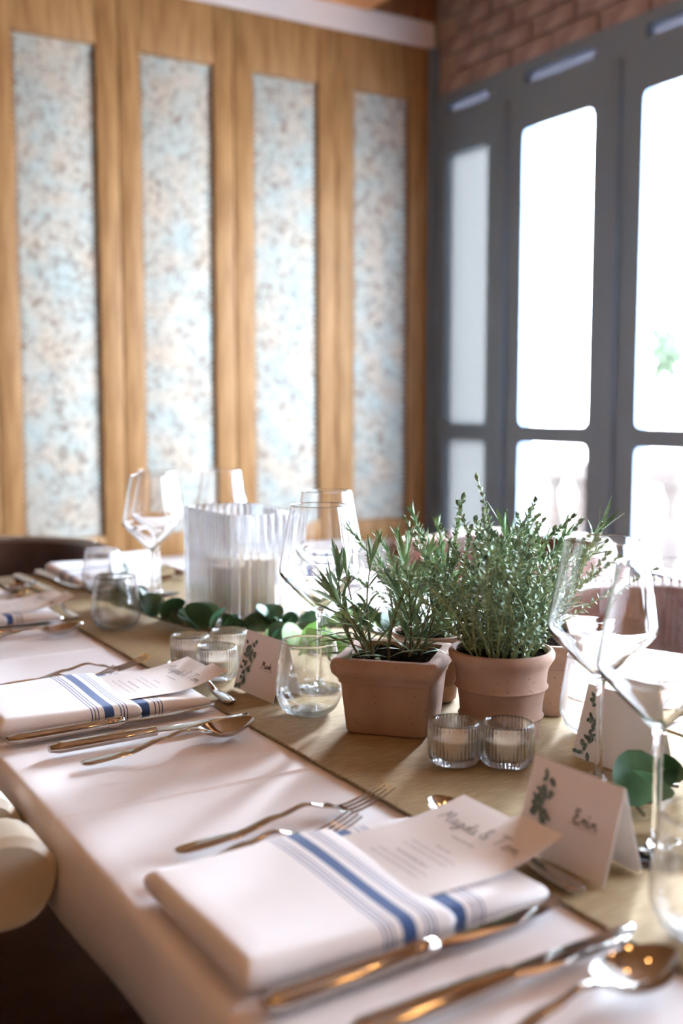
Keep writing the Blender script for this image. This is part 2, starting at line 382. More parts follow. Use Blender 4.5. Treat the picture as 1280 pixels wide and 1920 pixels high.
tree(33, 40, 4.6, 'round green tree far beyond the terrace'); tree(39, 37, 5.2, 'broad leafy tree far beyond the terrace'); tree(44, 33, 4.8, 'low green tree at the far edge of the terrace')

# ================================================================== TABLE
TX0, TX1, TY0, TY1 = .242, 1.14, .2, 2.18
tb = thing('dining_table', 'long dining table under a white cloth', 'table', ((TX0 + TX1) / 2, (TY0 + TY1) / 2, 0))
hw, hl = (TX1 - TX0) / 2, (TY1 - TY0) / 2
obj('table_top', MB().box(-hw + .006, hw - .006, -hl + .006, hl - .006, TZ - .035, TZ - .004).mesh('table_top', bevel=(.004, 2)), 'wood', tb)
for sx in (-1, 1):
    for sy in (-1, 1):
        x, y = sx * (hw - .10), sy * (hl - .10)
        obj('leg', MB().tube([(x, y, TZ - .035), (x, y, 0)], [.035, .025], 12).mesh('leg'), 'legwood', tb)
# tablecloth: draped sheet with ironed creases, short drop
def cloth():
    mb = MB(); r = .010; drop = .064
    def prof(s0, s1, n):   # coordinates along one axis: drop, rounded edge, flat
        out = [(s0 - .004, -drop), (s0 - .003, -drop * .5), (s0 - .001, -.014)]
        out += [(s0 + r - r * math.cos(R(a)), -r + r * math.sin(R(a))) for a in (10, 35, 60, 90)]
        out += [(s0 + r + (s1 - s0 - 2 * r) * i / n, 0) for i in range(1, n)]
        out += [(s1 - a + s0 if False else s1 - (a - s0), b) for a, b in reversed(out[:7])]
        return out
    px = prof(TX0, TX1, 60); py = prof(TY0, TY1, 150)
    for cy in (.868, 1.46): py += [(cy + d_, 0) for d_ in (-.0042, -.0028, -.0014, 0, .0014, .0028, .0042)]
    py = py[:7] + sorted(py[7:150 + 6] + py[150 + 13:]) + py[150 + 6:150 + 13]
    for i, (x, zx) in enumerate(px):
        for j, (y, zy) in enumerate(py):
            z = min(zx, zy) if (zx < 0 or zy < 0) else 0
            if z == 0 or z > -.012:
                for cy, hgt in ((.868, .0024), (1.46, .0018)):
                    z += (1 if x < .49 or x > .88 else .15) * hgt * math.exp(-((y - cy) / .0022) ** 2)
                z += .0006 * math.sin(x * 23 + y * 9) * math.sin(y * 17 - x * 5)
                z += .0010 * math.exp(-((x - .40) / .006) ** 2) * (1 if y > 1.5 else .3)
            else:
                wv = .003 * math.sin((y if zx <= zy else x) * 21) * min(1, -z / .05)
                if zx <= zy: x2 = x + (wv if x < 1 else -wv); mb.v.append((x2, y, TZ + .0012 + z)); continue
                mb.v.append((x, y + wv, TZ + .0012 + z)); continue
            mb.v.append((x, y, TZ + .0012 + z))
    n = len(py)
    for i in range(len(px) - 1):
        for j in range(n - 1): mb.f.append((i * n + j, (i + 1) * n + j, (i + 1) * n + j + 1, i * n + j + 1))
    return mb
co = obj('tablecloth', cloth().mesh('tablecloth', sharp=0), 'cloth'); tag(co, 'white ironed tablecloth with a short drop over the dining table', 'tablecloth')
sm = co.modifiers.new('thick', 'SOLIDIFY'); sm.thickness = .001; sm.offset = -1
Z0 = TZ + .0025
RX0, RX1 = .50, .865
def sheet(x0, x1, y0, y1, z, t, nx, ny, wob):
    mb = MB()
    for s in (0, 1):
        for i in range(nx + 1):
            for j in range(ny + 1):
                x = x0 + (x1 - x0) * i / nx; y = y0 + (y1 - y0) * j / ny
                mb.v.append((x, y, z + s * t + wob(x, y)))
    n = ny + 1; o = (nx + 1) * n
    for i in range(nx):
        for j in range(ny):
            a = i * n + j; mb.f.append((a, a + 1, a + n + 1, a + n)); mb.f.append((o + a, o + a + n, o + a + n + 1, o + a + 1))
    for i in range(nx):
        for j in (0, ny): a = i * n + j; q = (a, a + n, o + a + n, o + a); mb.f.append(q if j == 0 else q[::-1])
    for j in range(ny):
        for i in (0, nx): a = i * n + j; q = (a, o + a, o + a + 1, a + 1); mb.f.append(q if i == 0 else q[::-1])
    return mb
rn = thing('table_runner', 'olive beige linen runner laid along the table', 'table runner', (0, 0, 0))
wob = lambda x, y: .0008 * math.sin(x * 30 + y * 12) * math.sin(y * 23) + .0006
obj('cloth', sheet(RX0, RX1, TY0 + .02, TY1 - .02, Z0 - .0004, .0014, 24, 120, wob).mesh('cloth', sharp=50), 'runner', rn)
for x in (RX0, RX1):
    obj('hem', MB().tube([(x, TY0 + .02 + (TY1 - TY0 - .04) * i / 60, Z0 + .0011 + wob(x, TY0 + .02 + (TY1 - TY0 - .04) * i / 60)) for i in range(61)], .0016, 6).mesh('hem'), 'hem', rn)
ZR = Z0 + .0025          # runner surface

# ================================================================== GLASSWARE
def wine_glass():
    t = thing('wine_glass', None, None)
    outer = smoothprof([(.004, .094), (.006, .098), (.012, .1035), (.030, .1215), (.0425, .1345), (.0468, .1405), (.0475, .147), (.0455, .160), (.0400, .190), (.0345, .2195), (.0341, .2215)], 4)
    inner = smoothprof([(.0333, .2215), (.0337, .2195), (.0391, .190), (.0446, .160), (.0465, .147), (.0456, .1412), (.0412, .1355), (.0285, .1228), (.0105, .1058), (.004, .1012)], 4)
    obj('bowl', MB().lathe([(0, .094)] + outer + [(.0337, .2222)] + inner + [(0, .1004)], 56).mesh('bowl', fix=True, sharp=0), 'bowlglass', t)
    stem = smoothprof([(.0085, .0052), (.0050, .010), (.0036, .022), (.0032, .05), (.0034, .08), (.0044, .0936)], 4)
    obj('stem', MB().lathe([(0, .0052)] + stem + [(0, .0936)], 24).mesh('stem', fix=True, sharp=50), 'glass', t)
    foot = [(0, 0), (.034, 0), (.0362, .0006), (.0366, .0014), (.0355, .0020), (.024, .0031), (.013, .0042), (.0085, .0049), (0, .0049)]
    obj('foot', MB().lathe(foot, 48).mesh('foot', fix=True, sharp=60), 'glass', t)
    return t
def tumbler():
    t = thing('stemless_tumbler', None, None)
    outer = smoothprof([(.016, .0005), (.0235, .002), (.031, .0085), (.0362, .020), (.0372, .029), (.0358, .045), (.0325, .068), (.0304, .0815)], 4)
    inner = smoothprof([(.0297, .0815), (.0318, .068), (.0350, .045), (.0363, .029), (.0352, .0205), (.0300, .0105), (.022, .0058), (.012, .0052)], 4)
    obj('body', MB().lathe([(0, .001), (.010, .0008)] + outer + [(.03005, .0820)] + inner + [(0, .0054)], 56).mesh('body', fix=True, sharp=0), 'tumblerglass', t)
    return t
wg, tu = wine_glass(), tumbler()
def put(proto, first, x, y, z, rz, label, cat, group):
    o = proto if first else copy_tree(proto)
    o.location = (x, y, z); o.rotation_euler = (0, 0, rz); return tag(o, label, cat, group)
WG = [(.634, 1.098, 'wine glass standing behind the tumbler beside the Mark place card'), (.684, .686, 'wine glass between the round herb pot and the near eucalyptus leaf'),
      (.616, .556, 'wine glass standing beside the Erin place card'), (.748, 1.275, 'wine glass behind the square herb pot, past the Mark wine glass'),
      (.658, 1.700, 'wine glass beside the far end of the ribbed vase, over eucalyptus'), (.715, 1.815, 'wine glass just behind another one at the head of the table'),
      (.822, 1.775, 'wine glass showing behind the rim of the ribbed vase')]
for i, (x, y, l) in enumerate(WG): put(wg, i == 0, x, y, ZR, i * .7, 'clear stemmed ' + l, 'wine glass', 'stemmed wine glasses on the table')
TU = [(.574, 1.018, 'standing between the Mark place card and the square herb pot'), (.545, .447, 'beside the Erin wine glass, nearest table end'),
      (.792, .800, 'to the window side of the round herb pot'), (.545, 1.560, 'by the far spoon, past the three votives'), (.628, 1.862, 'in front of the folded napkin at the head of the table')]
for i, (x, y, l) in enumerate(TU): put(tu, i == 0, x, y, ZR if x > .54 else ZR, i * .9, 'clear stemless tumbler ' + l, 'tumbler', 'stemless tumblers on the table')

# votives
def votive():
    t = thing('votive_holder', None, None)
    prof = [(0, 0), (.017, 0), (.0205, .0015), (.0238, .006), (.0246, .010), (.0248, .037), (.0244, .0402), (.0235, .0412), (.0222, .0402), (.0216, .037), (.0212, .011), (.0185, .0075), (0, .0070)]
    ribset = {2, 3, 4, 5}
    rib = lambda j, i: (.0011 if i % 4 in (0, 1) else -.0006) if j in ribset else 0
    obj('glass_cup', MB().lathe(prof, 168, rib=rib).mesh('glass_cup', fix=True, sharp=50), 'ribglass', t)
    wx = obj('wax', MB().lathe([(0, .0076), (.0180, .0078), (.0196, .012), (.0196, .0235), (.0186, .0245), (.006, .0238), (0, .0238)], 40).mesh('wax', fix=True), 'wax', t)
    obj('wick', MB().tube([(0, 0, .0235), (.0006, 0, .028), (.0015, 0, .0305)], .0006, 6).mesh('wick'), 'wick', wx)
    return t
vo = votive()
VO = [(.612, .803, 'touching the square pot, left of its twin below the round pot'), (.651, .773, 'in front of the round terracotta pot'),
      (.550, 1.290, 'of the trio of votives, set by the far dessert spoon'), (.553, 1.212, 'of the trio of votives, set by the menu corner'), (.606, 1.290, 'of the trio of votives, set against the eucalyptus')]
for i, (x, y, l) in enumerate(VO): put(vo, i == 0, x, y, ZR, i, 'small ribbed glass votive ' + l, 'votive', 'ribbed votive holders')

# ribbed rectangular vase with pillar candles
def vase():
    t = thing('ribbed_vase', 'tall ribbed clear glass rectangular vase holding pillar candles', 'vase', (.745, 1.537, ZR))
    lx, ly, r, h = .061, .104, .028, .176
    def outline(off, n_target):
        pts = []; a, c = lx + off, ly + off; rr = r + off
        segs = []
        per = 4 * (a - rr) + 4 * (c - rr) + 2 * math.pi * rr
        for i in range(n_target):
            s = per * i / n_target
            # walk
            for (kind, L_, data) in (('l', 2 * (c - rr), ((a, -(c - rr)), (0, 1), (1, 0))), ('a', math.pi * rr / 2, ((a - rr, c - rr), 0)), ('l', 2 * (a - rr), ((a - rr, c), (-1, 0), (0, 1))),
                                     ('a', math.pi * rr / 2, ((-(a - rr), c - rr), 90)), ('l', 2 * (c - rr), ((-a, c - rr), (0, -1), (-1, 0))), ('a', math.pi * rr / 2, ((-(a - rr), -(c - rr)), 180)),
                                     ('l', 2 * (a - rr), ((-(a - rr), -c), (1, 0), (0, -1))), ('a', math.pi * rr / 2, ((a - rr, -(c - rr)), 270))):
                if s <= L_:
                    if kind == 'l': (p, d, nn) = data; pts.append((p[0] + d[0] * s, p[1] + d[1] * s, nn[0], nn[1]))
                    else:
                        (p, a0) = data; an = R(a0) + s / rr; pts.append((p[0] + rr * math.cos(an), p[1] + rr * math.sin(an), math.cos(an), math.sin(an)))
                    break
                s -= L_
            else: pts.append(pts[-1])
        return pts
    N = 48 * 10
    out, inn = outline(0, N), outline(-.005, N)
    mb = MB(); rings = []
    def ring(pts, z, amp, ins=0):
        k = len(mb.v)
        for i, (x, y, nx, ny) in enumerate(pts):
            d = amp * (abs(math.cos(math.pi * i / 10)) - .6) - ins; mb.v.append((x + nx * d, y + ny * d, z))
        rings.append(k)
    ring(out, 0, 0, .006); ring(out, .003, .0012); 
    for z in (.01, .06, .12, h - .004): ring(out, z, .0044)
    ring(out, h, .0012, .0015)
    ring(inn, h, 0, -.001); ring(inn, h - .004, 0)
    for z in (.1, .012): ring(inn, z, 0)
    for a, b2 in zip(rings, rings[1:]):
        for i in range(N):
            j = (i + 1) % N; mb.f.append((a + i, a + j, b2 + j, b2 + i))
    mb.f.append(tuple(rings[0] + i for i in range(N - 1, -1, -1))); mb.f.append(tuple(rings[-1] + i for i in range(N)))
    obj('glass_body', mb.mesh('glass_body', fix=True, sharp=60), 'ribglass', t)
vase()
for k, (x, y, hh, l) in enumerate([(.760, 1.476, .092, 'tallest cream pillar candle inside the ribbed vase'), (.722, 1.524, .078, 'cream pillar candle standing mid-way inside the ribbed vase'), (.752, 1.572, .085, 'cream pillar candle at the far end inside the ribbed vase')]):
    t = thing('pillar_candle', l, 'candle', (x, y, ZR + .0125), 0, 'pillar candles in the vase')
    obj('wax', MB().lathe([(0, 0), (.026, 0), (.027, .001), (.027, hh - .002), (.025, hh), (.008, hh - .003), (0, hh - .003)], 40).mesh('wax', fix=True), 'wax', t)
    obj('wick', MB().tube([(0, 0, hh - .003), (.001, 0, hh + .006)], .0008, 6).mesh('wick'), 'wick', t)

# ================================================================== CUTLERY
def sm_secs(f, n): return [f(i / n) for i in range(n + 1)]
def lerp(tab, t):
    for (a, va), (b2, vb) in zip(tab, tab[1:]):
        if t <= b2:
            k = (t - a) / (b2 - a); k = k * k * (3 - 2 * k); return va + (vb - va) * k
    return tab[-1][1]
def make_fork(L):
    t = thing('dinner_fork', None, None)
    W = [(0, .004), (.03, .0085), (.12, .0088), (.35, .0050), (.55, .0030), (.66, .0036), (.72, .010), (.76, .0118), (.78, .0118)]
    H = [(0, .0030), (.25, .0045), (.45, .012), (.58, .017), (.68, .012), (.78, .0050)]
    Tk = [(0, .0010), (.1, .0016), (.5, .0016), (.72, .0011), (.78, .0010)]
    obj('handle', MB().sweep(sm_secs(lambda t_: (t_ * .78 * L, 0, lerp(H, t_ * .78), lerp(W, t_ * .78), lerp(Tk, t_ * .78)), 34)).mesh('handle', sharp=60), 'steel', t)
    for k in range(4):
        y0 = (-.0102 + k * .0068) * .92
        def sec(t_): return (L * (.772 + .228 * t_), y0 * (1 - .04 * t_), .0050 + .013 * t_ ** 1.6, .0018 * (1 - .45 * t_), .0011 * (1 - .3 * t_))
        obj('tine', MB().sweep(sm_secs(sec, 8), 8).mesh('tine', sharp=60), 'steel', t)
    return t
def make_spoon(L, bw=.021):
    t = thing('soup_spoon', None, None)
    W = [(0, .004), (.03, .0085), (.12, .0085), (.35, .0048), (.55, .0030), (.66, .0040), (.70, .006)]
    H = [(0, .0030), (.25, .0045), (.45, .012), (.58, .0165), (.66, .0150), (.70, .0125)]
    obj('handle', MB().sweep(sm_secs(lambda t_: (t_ * .70 * L, 0, lerp(H, t_ * .70), lerp(W, t_ * .70), .0015), 30)).mesh('handle', sharp=60), 'steel', t)
    mb = MB(); na, nr = 36, 7; cx, a = L * .84, L * .165
    for s in (0, 1):
        for i in range(nr + 1):
            rr = i / nr
            for k in range(na):
                th = 2 * math.pi * k / na; x, y = math.cos(th) * rr, math.sin(th) * rr
                wd = bw * (1 - .14 * x)
                mb.v.append((cx + a * x, wd * y, .0125 - .0095 * (1 - rr ** 2.2) + .004 * max(0, x) * rr + (0.0 if s else -.0012)))
    o2 = (nr + 1) * na
    for i in range(nr):
        for k in range(na):
            k2 = (k + 1) % na
            mb.f.append((i * na + k, i * na + k2, (i + 1) * na + k2, (i + 1) * na + k)); mb.f.append((o2 + i * na + k, o2 + (i + 1) * na + k, o2 + (i + 1) * na + k2, o2 + i * na + k2))
    for k in range(na):
        k2 = (k + 1) % na; mb.f.append((nr * na + k, nr * na + k2, o2 + nr * na + k2, o2 + nr * na + k))
    obj('spoon_bowl', mb.mesh('spoon_bowl', fix=True, sharp=60), 'steel', t)
    return t
def make_knife(L, steak):
    t = thing('table_knife', None, None)
    hl = .52 if steak else .50
    W = [(0, .005), (.04, .0092), (.3, .0090), (hl, .0068)]
    obj('handle', MB().sweep(sm_secs(lambda q: (q * hl * L, 0, .0055, lerp(W, q * hl), lerp([(0, .0035), (.05, .0053), (hl, .0048)], q * hl)), 26)).mesh('handle', sharp=50), 'steel', t)
    if steak:
        obj('collar', MB().sweep([((hl - .075) * L, 0, .0055, .0078, .0055), ((hl - .07) * L, 0, .0055, .0082, .0058), ((hl - .004) * L, 0, .0055, .0076, .0056), (hl * L, 0, .0055, .0068, .005)]).mesh('collar', sharp=40), 'steel', t)
    # blade stands on edge-flat: wide in Y, thin in Z, pointed tip
    prof = [(hl - .005, -.0060, .0060), (hl + .03, -.0062, .0066), (hl + .06, -.0085, .0070), (.75, -.0098, .0072), (.88, -.0088, .0070), (.95, -.0052, .0066), (.985, .0005, .0058), (1.0, .0050, .0052)]
    mb = MB(); n = len(prof)
    for (x, a, c) in prof:
        mb.v += [(x * L, a, .0052), (x * L, (a + c) / 2, .0063), (x * L, c, .0060), (x * L, c, .0048), (x * L, (a + c) / 2, .0044)]
    for i in range(n - 1):
        for k in range(5): k2 = (k + 1) % 5; mb.f.append((i * 5 + k, (i + 1) * 5 + k, (i + 1) * 5 + k2, i * 5 + k2))
    mb.f += [(0, 1, 2, 3, 4), tuple(range(n * 5 - 1, n * 5 - 6, -1))]
    obj('blade', mb.mesh('blade', fix=True, sharp=25), 'steel', t)
    return t
PF, PFS, PS, PK, PKS, PD = make_fork(.196), make_fork(.172), make_spoon(.186), make_knife(.222, False), make_knife(.236, True), make_spoon(.172, .018)
PF.name = 'dinner_fork'; PFS.name = 'salad_fork'; PS.name = 'soup_spoon'; PK.name = 'table_knife'; PKS.name = 'steak_knife'; PD.name = 'dessert_spoon'
used = set()
def place(proto, x, y, z, rz, label, cat, group):
    first = proto.name not in used; nm = proto.name; used.add(nm)
    return put(proto, first, x, y, z, rz, label, cat, group)

# ---- paper & lettering helpers
def ribbon(mb, pts, wd, z, T=None):
    pts = [Vector((p[0], p[1], z)) for p in pts]; k = len(mb.v)
    v = []
    for i, p in enumerate(pts):
        d = (pts[min(i + 1, len(pts) - 1)] - pts[max(i - 1, 0)]); d = d.normalized() if d.length > 0 else Vector((1, 0, 0))
        n_ = Vector((-d.y, d.x, 0)) * wd / 2; v += [p + n_, p - n_]
    mb.add(v, [(2 * i, 2 * i + 1, 2 * i + 3, 2 * i + 2) for i in range(len(pts) - 1)], T)
GLY = {  # handwritten strokes in a 0..w by -.4..1 box: (width, strokes)
 'M': (1.0, [[(0, 0), (.12, .5), (.2, 1), (.4, .35), (.62, 1), (.7, .5), (.8, .02), (.95, .1)]]),
 'a': (.55, [[(.45, .42), (.25, .5), (.06, .3), (.12, .05), (.3, .05), (.44, .3), (.46, .05), (.58, .06)]]),
 'r': (.42, [[(.02, .06), (.12, .48), (.18, .36), (.36, .46), (.34, .1), (.45, .05)]]),
 'k': (.66, [[(.06, 0), (.11, .5), (.16, 1.05)], [(.52, .58), (.3, .42), (.10, .30)], [(.14, .32), (.36, .14), (.62, -.12)]]),
 'E': (.75, [[(.6, .9), (.3, 1.0), (.15, .75), (.42, .55), (.12, .4), (.08, .1), (.35, 0), (.66, .12)]]),
 'i': (.40, [[(.10, .46), (.12, .2), (.16, .05), (.36, .08)], [(.13, .70), (.2, .84)]]),
 'n': (.55, [[(.02, .05), (.08, .46), (.12, .3), (.3, .46), (.38, .1), (.55, .06)]]),
 'g': (.52, [[(.42, .42), (.2, .5), (.06, .25), (.2, .05), (.42, .4), (.38, -.3), (.15, -.38), (.1, -.2), (.52, .1)]]),
 'd': (.56, [[(.4, .36), (.2, .46), (.06, .2), (.2, .03), (.4, .3), (.5, 1.0), (.44, .1), (.58, .05)]]),
 '&': (.7, [[(.6, .0), (.2, .7), (.35, .95), (.45, .75), (.1, .3), (.15, .05), (.4, .05), (.6, .4)]]),
 'T': (.8, [[(.05, .9), (.4, 1.0), (.85, .95)], [(.46, .98), (.36, .4), (.25, .02)]]),
 'o': (.5, [[(.25, .45), (.06, .25), (.2, .03), (.4, .2), (.28, .45), (.52, .4)]]),
 'm': (.8, [[(.02, .05), (.08, .46), (.12, .3), (.28, .46), (.33, .08), (.36, .3), (.54, .46), (.6, .1), (.78, .06)]]),
 ' ': (.35, [])}
def write(mb, text, size, wd, z, T):
    x = 0
    for ch in text:
        w_, ss = GLY[ch]
        for s in ss:
            pts = smoothprof([(a + .001, c + 1) for a, c in s], 3); pts = [((x + a) * size, (c - 1) * size) for a, c in pts]
            ribbon(mb, pts, wd, z, T)
        x += w_ + .04
    return x * size

# napkin + menu (local x away from the diner, y to the diner's left)
def pillow(x0, x1, y0, y1, z0, z1, r, nx, ny, wob):
    """soft folded-cloth slab: rounded on all sides"""
    mb = MB(); rows = []
    hz = (z1 - z0) / 2; r = min(r, hz)
    prof = [(r, -hz)] + [(r - r * math.sin(R(a)), -hz + r - r * math.cos(R(a))) for a in (22, 45, 68, 90)]
    prof += [(p[0], -p[1]) for p in reversed(prof)]
    # grid top and bottom joined by rounded rim following a rounded rectangle outline
    cr = .006; base = []
    def rect(off, n=6):
        pts = []
        a0, a1, b0, b1 = x0 + off, x1 - off, y0 + off, y1 - off; c = max(cr - off * .3, .001)
        for (cx, cy, an) in ((a1 - c, b1 - c, 0), (a0 + c, b1 - c, 90), (a0 + c, b0 + c, 180), (a1 - c, b0 + c, 270)):
            arc = [(cx + c * math.cos(R(an + 90 * i / 3)), cy + c * math.sin(R(an + 90 * i / 3))) for i in range(4)]
            pts.append(arc)
        full = []
        for q in range(4):
            full += pts[q]; p, p2 = pts[q][-1], pts[(q + 1) % 4][0]
            full += [(p[0] + (p2[0] - p[0]) * i / 12, p[1] + (p2[1] - p[1]) * i / 12) for i in range(1, 12)]
        return full
    zc = (z0 + z1) / 2; rings = []
    for off in (.05, .03, .015): rings.append([(x, y, zc - hz) for x, y in rect(min(off, (y1 - y0) / 2 - .012, (x1 - x0) / 2 - .012) + r)])
    for o_, z_ in prof: rings.append([(x, y, zc + z_) for x, y in rect(o_)])
    for off in (.015, .03, .05): rings.append([(x, y, zc + hz) for x, y in rect(min(off, (y1 - y0) / 2 - .012, (x1 - x0) / 2 - .012) + r)])
    n = len(rings[0])
    for ri, ring in enumerate(rings):
        for (x, y, z) in ring: mb.v.append((x, y, max(z + wob(x, y) * max(0, (z - z0) / (z1 - z0)), z0)))
    for i in range(len(rings) - 1):
        for k in range(n): k2 = (k + 1) % n; mb.f.append((i * n + k, i * n + k2, (i + 1) * n + k2, (i + 1) * n + k))
    mb.f.append(tuple(range(n - 1, -1, -1))); mb.f.append(tuple((len(rings) - 1) * n + k for k in range(n)))
    return mb
wl = lambda x, y: .0012 * math.sin(x * 30 + y * 40) - .002 * max(0, (x - .18) / .05)
wf = lambda x, y: .0015 * math.sin(x * 26 - y * 30) - .0028 * max(0, (x - .11) / .04)
nap_low = pillow(0, .232, -.078, .078, 0, .0150, .0074, 8, 8, wl).mesh('lower_fold', fix=True, sharp=0)
nap_flap = pillow(-.004, .150, -.081, .081, 0, .0205, .010, 8, 8, wf).mesh('pocket_fold', fix=True, sharp=0)
def curved_sheet(x0, x1, y0, y1, th, zf, nx=16, ny=8):
    return sheet(x0, x1, y0, y1, 0, th, nx, ny, lambda x, y: zf(x, y))
menu_z = lambda x, y: .0158 + (.0012 + .010 * ((x - .20) / .06) ** 2 * (1 if y < 0 else .35) + .006 * (x - .20) / .06 if x > .20 else .0012 * x / .2)
menu_me = curved_sheet(.06, .262, -.055, .060, .0004, menu_z).mesh('card', sharp=50)
def menu_text():
    mb = MB(); rnd = random.Random(3)
    zz = lambda x: 0
    def T_at(x): return Matrix.Translation((x, 0, menu_z(x, 0) + .0010)) @ Matrix.Rotation(R(-90), 4, 'Z')   # reads along -y, tops toward +x
    t1 = MB(); ww = write(t1, 'Magda & Tom', .013, .0008, 0, None)
    mb.add([(q[0] - ww / 2, q[1], q[2]) for q in t1.v], t1.f, T_at(.226))
    def words(x, n, hgt, span):
        tot = 0; s = -span / 2
        while s < span / 2:
            L_ = rnd.uniform(.003, .009); k = s
            while k < min(s + L_, span / 2):
                hh = hgt * rnd.choice((.7, .7, 1)); ribbon(mb, [(k, 0), (k + .0003, hh)], .00045, 0, T_at(x)); ribbon(mb, [(k, hh * .9), (k + .0007, hh * .5)], .00035, 0, T_at(x)); k += .0011
            s += L_ + .0015
    words(.214, 1, .0014, .026)
    words(.196, 1, .0020, .016)
    for x in (.187, .180): words(x, 5, .0013, .052)
    words(.168, 1, .0022, .036)
    for x in (.160, .153): words(x, 5, .0013, .060)
    mb.v = [(x, y, menu_z(x, y) + .0008) for x, y, z in mb.v]
    return mb
menu_text_me = menu_text().mesh('printed_text', smooth=False)
def napkin_set(T, who, group_side):
    loc = T @ Vector((.018, 0, 0)); rz = T.to_euler().z
    n_ = thing('folded_napkin', 'blue-striped white napkin folded as a pocket ' + who, 'napkin', loc, rz, 'striped folded napkins')
    obj('lower_fold', nap_low, 'napkin_low', n_); obj('pocket_fold', nap_flap, 'napkin_flap', n_)
    m_ = thing('menu_card', 'printed menu card in the napkin ' + who, 'menu', loc, rz, 'menu cards in the napkins')
    obj('card', menu_me, 'paper', m_); obj('printed_text', menu_text_me, 'ink', m_)
ZC = Z0 + .0022
def setting(T, who, full=True):
    rz = T.to_euler().z
    def p(proto, u, v, ang, cat, lab, group, z=0):
        q = T @ Vector((u, v, z)); place(proto, q.x, q.y, q.z, rz + R(ang), lab + ' ' + who, cat, group)
    napkin_set(T, who, None)
    p(PF, .060, .130, 0.5, 'fork', 'large steel dinner fork', 'steel forks')
    p(PFS, .026, .098, -2.0, 'fork', 'smaller salad fork', 'steel forks')
    p(PKS, .018, -.097, 3.0, 'knife', 'collared steel knife by the napkin', 'steel knives')
    p(PK, .046, -.146, 1.5, 'knife', 'plain steel table knife', 'steel knives')
    p(PS, .062, -.197, 4.0, 'spoon', 'steel soup spoon', 'steel spoons')
    p(PD, .274, -.080, 90.0, 'spoon', 'crosswise dessert spoon', 'steel spoons', .001)
def Tside(side, yc):
    if side == 'L': return Matrix.Translation((TX0, yc, ZC))
    if side == 'R': return Matrix.Translation((TX1, yc, ZC)) @ Matrix.Rotation(math.pi, 4, 'Z')
    return Matrix.Translation((.69, TY1, ZC)) @ Matrix.Rotation(R(-90), 4, 'Z')
setting(Tside('L', .612), 'at the Erin place card')
setting(Tside('L', 1.172), 'at the Mark place card')
setting(Tside('L', 1.745), 'at the far seat opposite the windows')
setting(Tside('H', 0), 'at the head seat below the wall panels')
setting(Tside('R', .640), 'at the window-side seat by the round herb pot')
setting(Tside('R', 1.215), 'at the middle window-side seat')
setting(Tside('R', 1.80), 'at the far window-side seat')

# ---- tent place cards
def leaf_print(mb, T, seed, w_, h_):
    rnd = random.Random(seed)
    stem = [(w_ * (.26 + .12 * math.sin(i * .5) * .5 + .16 * i / 8), h_ * (.05 + .8 * i / 8)) for i in range(9)]
    ribbon(mb, stem, .0005, 0, T)
    for i in range(38):
        k = rnd.uniform(0, 8); i0 = min(int(k), 7); a, c = stem[i0], stem[i0 + 1]; f = k - i0
        x, y = a[0] + (c[0] - a[0]) * f, a[1] + (c[1] - a[1]) * f
        an = rnd.uniform(0, 6.28); d = rnd.uniform(.003, .013); x += math.cos(an) * d; y += math.sin(an) * d * .7
        x = min(max(x, .003), w_ - .003); y = min(max(y, .003), h_ - .003)
        l_, b_ = rnd.uniform(.0028, .0044), rnd.uniform(.0018, .0028)
        mb.add([(x + l_ * math.cos(q) * math.cos(an) - b_ * math.sin(q) * math.sin(an), y + l_ * math.cos(q) * math.sin(an) + b_ * math.sin(q) * math.cos(an), .00002 * i) for q in [j * math.pi / 4 for j in range(8)]], [tuple(range(8))], T)
def tent(x, y, rz, name, label, fs=.0078, W_=.090, Hh=.071, spread=.020, seed=1):
    """ridge along local Y; printed face looks to local -X"""
    t = thing('place_card', label, 'place card', (x, y, ZR + .0004), rz, 'tent place cards')
    zt = math.sqrt(Hh ** 2 - spread ** 2); th = .0005
    mb = MB()
    prof = [(-spread, 0), (0, zt), (spread, 0), (spread - th * 1.1, 0), (0, zt - th * 3), (-spread + th * 1.1, 0)]
    for yy in (-W_ / 2, W_ / 2): mb.v += [(a, yy, c) for a, c in prof]
    for i in range(6): j = (i + 1) % 6; mb.f.append((i, j, 6 + j, 6 + i))
    mb.f += [(0, 5, 4, 1), (1, 4, 3, 2), (6, 7, 10, 11), (7, 8, 9, 10)]
    obj('folded_card', mb.mesh('folded_card', smooth=False, fix=True), 'paper', t)
    # face frame: X_f toward the viewer's right (-y), Y_f up the slope
    def face(sign):
        ex = Vector((0, -sign, 0)); ey = Vector((sign * spread, 0, zt)).normalized(); ez = ex.cross(ey)
        o_ = Vector((-sign * spread, sign * W_ / 2, 0)) + ez * .0004
        return Matrix(((ex.x, ey.x, ez.x, o_.x), (ex.y, ey.y, ez.y, o_.y), (ex.z, ey.z, ez.z, o_.z), (0, 0, 0, 1)))
    for s in ((1,) if name else (1, -1)):
        mp = MB(); leaf_print(mp, face(s), seed + s, .048, .070); obj('leaf_print', mp.mesh('leaf_print', smooth=False), 'leafprint', t)
    if name:
        mt = MB(); T = face(1) @ Matrix.Translation((.050, .034, 0)); ww = write(mt, name, fs, fs * .12, 0, T)
        ribbon(mt, [(-.004, -.0012), (.024, -.0022)], .0003, 0, T); obj('name_lettering', mt.mesh('name_lettering', smooth=False), 'ink', t)
    return t
tent(.574, 1.118, R(4), 'Mark', 'folded place card reading Mark with eucalyptus print, beside the tumbler', seed=5)
tent(.556, .578, R(3), 'Erin', 'folded place card reading Erin with eucalyptus print', .0105, seed=9)
tent(.744, .716, R(2), '', 'folded leaf-printed place card behind the wine glass by the round pot', seed=12)
tent(.838, .664, R(-22), '', 'folded leaf-printed place card turned askew on the cloth by the window side', seed=15)
